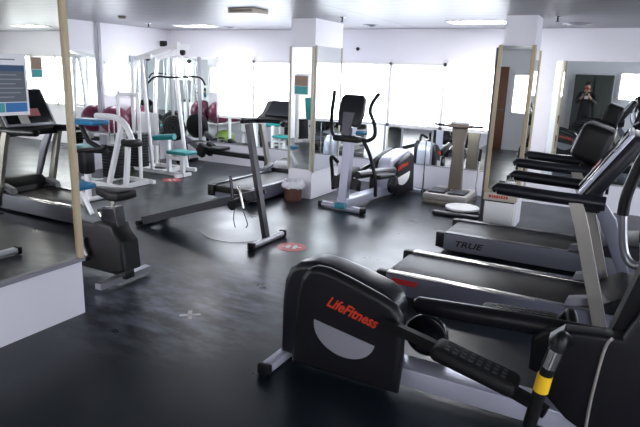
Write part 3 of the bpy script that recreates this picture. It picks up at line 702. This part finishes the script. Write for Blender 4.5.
MB().box((-7.0, Y-.17, .16), (-6.83, Y-.06, .40), .02, M=roty(R(25), (-6.9, Y, .25))).box((-7.0, Y+.06, .16), (-6.83, Y+.17, .40), .02, M=roty(R(25), (-6.9, Y, .25))).build('footplate', BLACK, t, L)
MB().box((-6.75, Y-.17, .30), (-6.45, Y+.17, .36), .025).box((-6.7, Y-.06, .26), (-6.5, Y+.06, .31), .01).build('seat', BLACK, t, L)
MB().tube([(-7.15, Y-.22, .40), (-7.1, Y, .43), (-7.15, Y+.22, .40)], .015, 8).build('handle', BLACK, t, L)

# ================================================================ BALLS on a low rack by the left wall
t = thing('ball_rack', 'white rail rack on the left wall holding two burgundy balls', 'rack', (-7.75, 7.1, .63))
L = t.location
MB().tube([(-7.90, 6.7, .63), (-7.90, 7.82, .63)], .015, 8).tube([(-7.60, 6.7, .63), (-7.60, 7.82, .63)], .015, 8).build('side_rail', WHITE, t, L)
f = MB()
for y_ in (6.75, 7.26, 7.78): f.tube([(-7.985, y_, .63), (-7.58, y_, .63)], .012, 8)
f.build('mount_bracket', WHITE, t, L)
def ball(c, r, m_, label):
    o = MB().sphere((0, 0, 0), r, n=40).build('exercise_ball', m_); o.location = c
    tag(o, label, 'exercise ball', 'exercise balls'); 
    v = MB().disc((0, -r+.0, 0), .012, .01, 'y', 12).build('valve', BLACK, o)
    return o
ball((-7.75, 7.0, .845), .245, BURG, 'burgundy exercise ball on the wall rack, the one nearer the grey pipe')
ball((-7.75, 7.53, .845), .245, BURG, 'burgundy exercise ball on the wall rack, the one nearer the back corner')
ball((-7.75, 7.35, .235), .235, GREEN, 'yellow green exercise ball on the floor under the wall rack')

# ================================================================ VIBRATION PLATFORM
t = thing('vibration_platform', 'vibration platform with grey foot pads and a taupe column before the back mirror', 'vibration platform', (-2.1, 7.95, 0))
L = t.location
MB().box((-2.42, 7.66, .0), (-1.80, 8.34, .06), .01).build('plinth', TAUPE, t, L)
MB().box((-2.42, 7.68, .06), (-1.80, 8.34, .15), .02).build('base', mat('pale_taupe', (.34, .32, .30), .4), t, L)
MB().box((-2.37, 7.74, .15), (-2.13, 8.08, .18), .015).build('foot_pad', DARKTRIM, t, L)
MB().box((-2.09, 7.74, .15), (-1.85, 8.08, .18), .015).build('foot_pad', DARKTRIM, t, L)
MB().prism([(-2.21, .15), (-2.19, .75), (-2.22, 1.05), (-2.0, 1.05), (-2.03, .75), (-2.01, .15)], 'y', 8.18, 8.28, .02).build('column', TAUPE, t, L)
MB().box((-2.28, 8.12, 1.05), (-1.94, 8.32, 1.10), .015).build('console', TAUPE, t, L)
MB().tube([(-2.46, 8.1, 1.09), (-2.3, 8.16, 1.075), (-1.92, 8.16, 1.075), (-1.76, 8.1, 1.09)], .018, 10).build('handlebar', BLACK, t, L)
MB().box((-2.24, 8.14, 1.10), (-1.98, 8.30, 1.15), .02).build('towel', WPRINT, t, L)
MB().tube([(-2.42, 7.66, .05), (-2.42, 7.66, .9)], .011, 8).tube([(-1.80, 8.2, .15), (-1.78, 8.2, .75)], .011, 8).build('side_rod', CHROME, t, L)
MB().tube([(-1.79, 8.2, .60), (-1.778, 8.2, .77)], .02, 10).build('rod_grip', BLACK, t, L)
# waist twister
t = thing('twist_disc', 'waist twister with a white round plate on a low dark cross base', 'waist twister', (-1.8, 7.3, 0))
L = t.location
MB().box((-2.08, 7.05, .01), (-1.48, 7.15, .06), .012).box((-1.98, 7.3, .01), (-1.5, 7.38, .05), .012).box((-1.82, 7.1, .01), (-1.72, 7.5, .05), .01).build('base', DGREY, t, L)
MB().disc((-1.76, 7.33, .085), .22, .03, 'z', 40, .008).disc((-1.76, 7.33, .06), .1, .03).build('plate', WHITE, t, L)

# ================================================================ BIN
t = thing('waste_bin', 'brown waste bin lined with a crumpled pale bag at the foot of the pier', 'bin', (-4.0, 6.72, 0))
MB().lathe([(0, .0), (.115, .0), (.12, .01), (.135, .26), (.125, .26), (.11, .015), (0, .015)]).build('tub', BROWNBIN, t)
g = MB(); prof = [(.12, .22), (.145, .18), (.165, .20), (.155, .25), (.145, .28), (.12, .27), (.10, .22), (.0, .19)]
g.lathe(prof, n=40)
for v in g.bm.verts:
    if v.co.xy.length > .01:
        v.co += Vector((random.uniform(-1, 1), random.uniform(-1, 1), random.uniform(-1, 1)))*.012
g.build('bin_liner', BAG, t)

# ================================================================ NOTICES ON CONSOLE
t = thing('paper_note', 'pink and white note on the face of the treadmill console, seen in the partition mirror', 'paper note', (-.118, 4.5, 1.207), 0)
t.rotation_euler = (0, R(32), 0)
MB().box((-.012, -.16, -.10), (-.009, .10, .0)).build('pink_sheet', PINK, t)
MB().box((-.016, -.20, -.20), (-.013, -.08, -.05)).build('white_card', PAPERG, t)

# ================================================================ PERSON (behind the camera, seen in the mirror)
t = thing('person', 'person in black shirt holding a camera, reflected in the right back mirror', 'person', (-1.12, -.66, 0))
def skin_body(name, verts, edges, radii, m_, parent):
    me = bpy.data.meshes.new(name); me.from_pydata(verts, edges, []); o = bpy.data.objects.new(name, me); COL.objects.link(o)
    sk = o.modifiers.new('skin', 'SKIN'); sk.use_smooth_shade = True
    for i, r_ in enumerate(radii):
        me.skin_vertices[0].data[i].radius = r_ if isinstance(r_, tuple) else (r_, r_)
    me.skin_vertices[0].data[0].use_root = True
    s2 = o.modifiers.new('sub', 'SUBSURF'); s2.levels = 1; s2.render_levels = 1
    dg = bpy.context.evaluated_depsgraph_get(); me2 = bpy.data.meshes.new_from_object(o.evaluated_get(dg))
    bpy.data.objects.remove(o); o = bpy.data.objects.new(name, me2); COL.objects.link(o); o.parent = parent
    me2.materials.clear(); me2.materials.append(m_)
    for p in me2.polygons: p.use_smooth = True
    return o
V = [(0, 0, .95), (0, 0, 1.12), (0, 0, 1.32), (0, 0, 1.45), (0, .01, 1.52), (0, .02, 1.60), (0, .02, 1.68),
     (-.19, 0, 1.42), (-.25, .06, 1.16), (-.12, .28, 1.30), (-.07, .33, 1.38), (.19, 0, 1.42), (.25, .06, 1.16), (.12, .28, 1.30), (.07, .33, 1.38),
     (-.10, 0, .88), (-.11, .02, .50), (-.12, 0, .09), (-.12, .13, .04), (.10, 0, .88), (.11, .02, .50), (.12, 0, .09), (.12, .13, .04)]
E_ = [(0, 1), (1, 2), (2, 3), (3, 4), (4, 5), (5, 6), (3, 7), (7, 8), (8, 9), (9, 10), (3, 11), (11, 12), (12, 13), (13, 14), (0, 15), (15, 16), (16, 17), (17, 18), (0, 19), (19, 20), (20, 21), (21, 22)]
RD = [(.15, .10), (.14, .10), (.16, .11), (.09, .07), .05, .075, .07, .06, .045, .035, .03, .06, .045, .035, .03, .09, .06, .04, .035, .09, .06, .04, .035]
skin_body('body', V, E_, RD, SKIN, t)
cl = skin_body('clothes', [tuple(v) for v in V[:4]]+[V[7], V[8], V[9], V[11], V[12], V[13], V[15], V[16], V[17], V[19], V[20], V[21]],
    [(0, 1), (1, 2), (2, 3), (3, 4), (4, 5), (5, 6), (3, 7), (7, 8), (8, 9), (0, 10), (10, 11), (11, 12), (0, 13), (13, 14), (14, 15)],
    [(.165, .115), (.155, .115), (.175, .125), (.10, .08), .075, .06, .048, .075, .06, .048, .105, .075, .055, .105, .075, .055], BCLOTH, t)
MB().sphere((0, -.01, 1.665), .10, (.95, 1.05, 1.05)).build('hair', HAIR, t)
MB().sphere((0, .02, 1.62), .095, (.8, .92, 1.1)).sphere((0, .115, 1.61), .014).build('face', SKIN, t)
MB().box((-.06, .085, 1.555), (.06, .125, 1.60), .015).build('face_mask', RED, t)
fg = MB()
for s in (-1, 1):
    fg.sphere((s*.075, .34, 1.40), .035, (.6, 1, 1.2))
    for k in range(4): fg.tube([(s*.075, .35, 1.42-k*.02), (s*.05, .385, 1.425-k*.02), (s*.02, .375, 1.425-k*.02)], .009, 8)
    fg.tube([(s*.07, .33, 1.43), (s*.045, .32, 1.45), (s*.025, .33, 1.45)], .01, 8)
fg.build('hand', SKIN, t)
MB().box((-.05, .13, 1.28), (.05, .145, 1.38), .003).build('badge', PAPERG, t)
c = thing('handheld_camera', 'small black camera held by the person in black', 'camera', (-1.12, -.22, 1.42))
MB().box((-.06, -.03, -.04), (.06, .03, .04), .01).build('camera_body', BLACK, c)
MB().disc((0, .06, 0), .032, .06, 'y').build('lens', BLACKG, c)
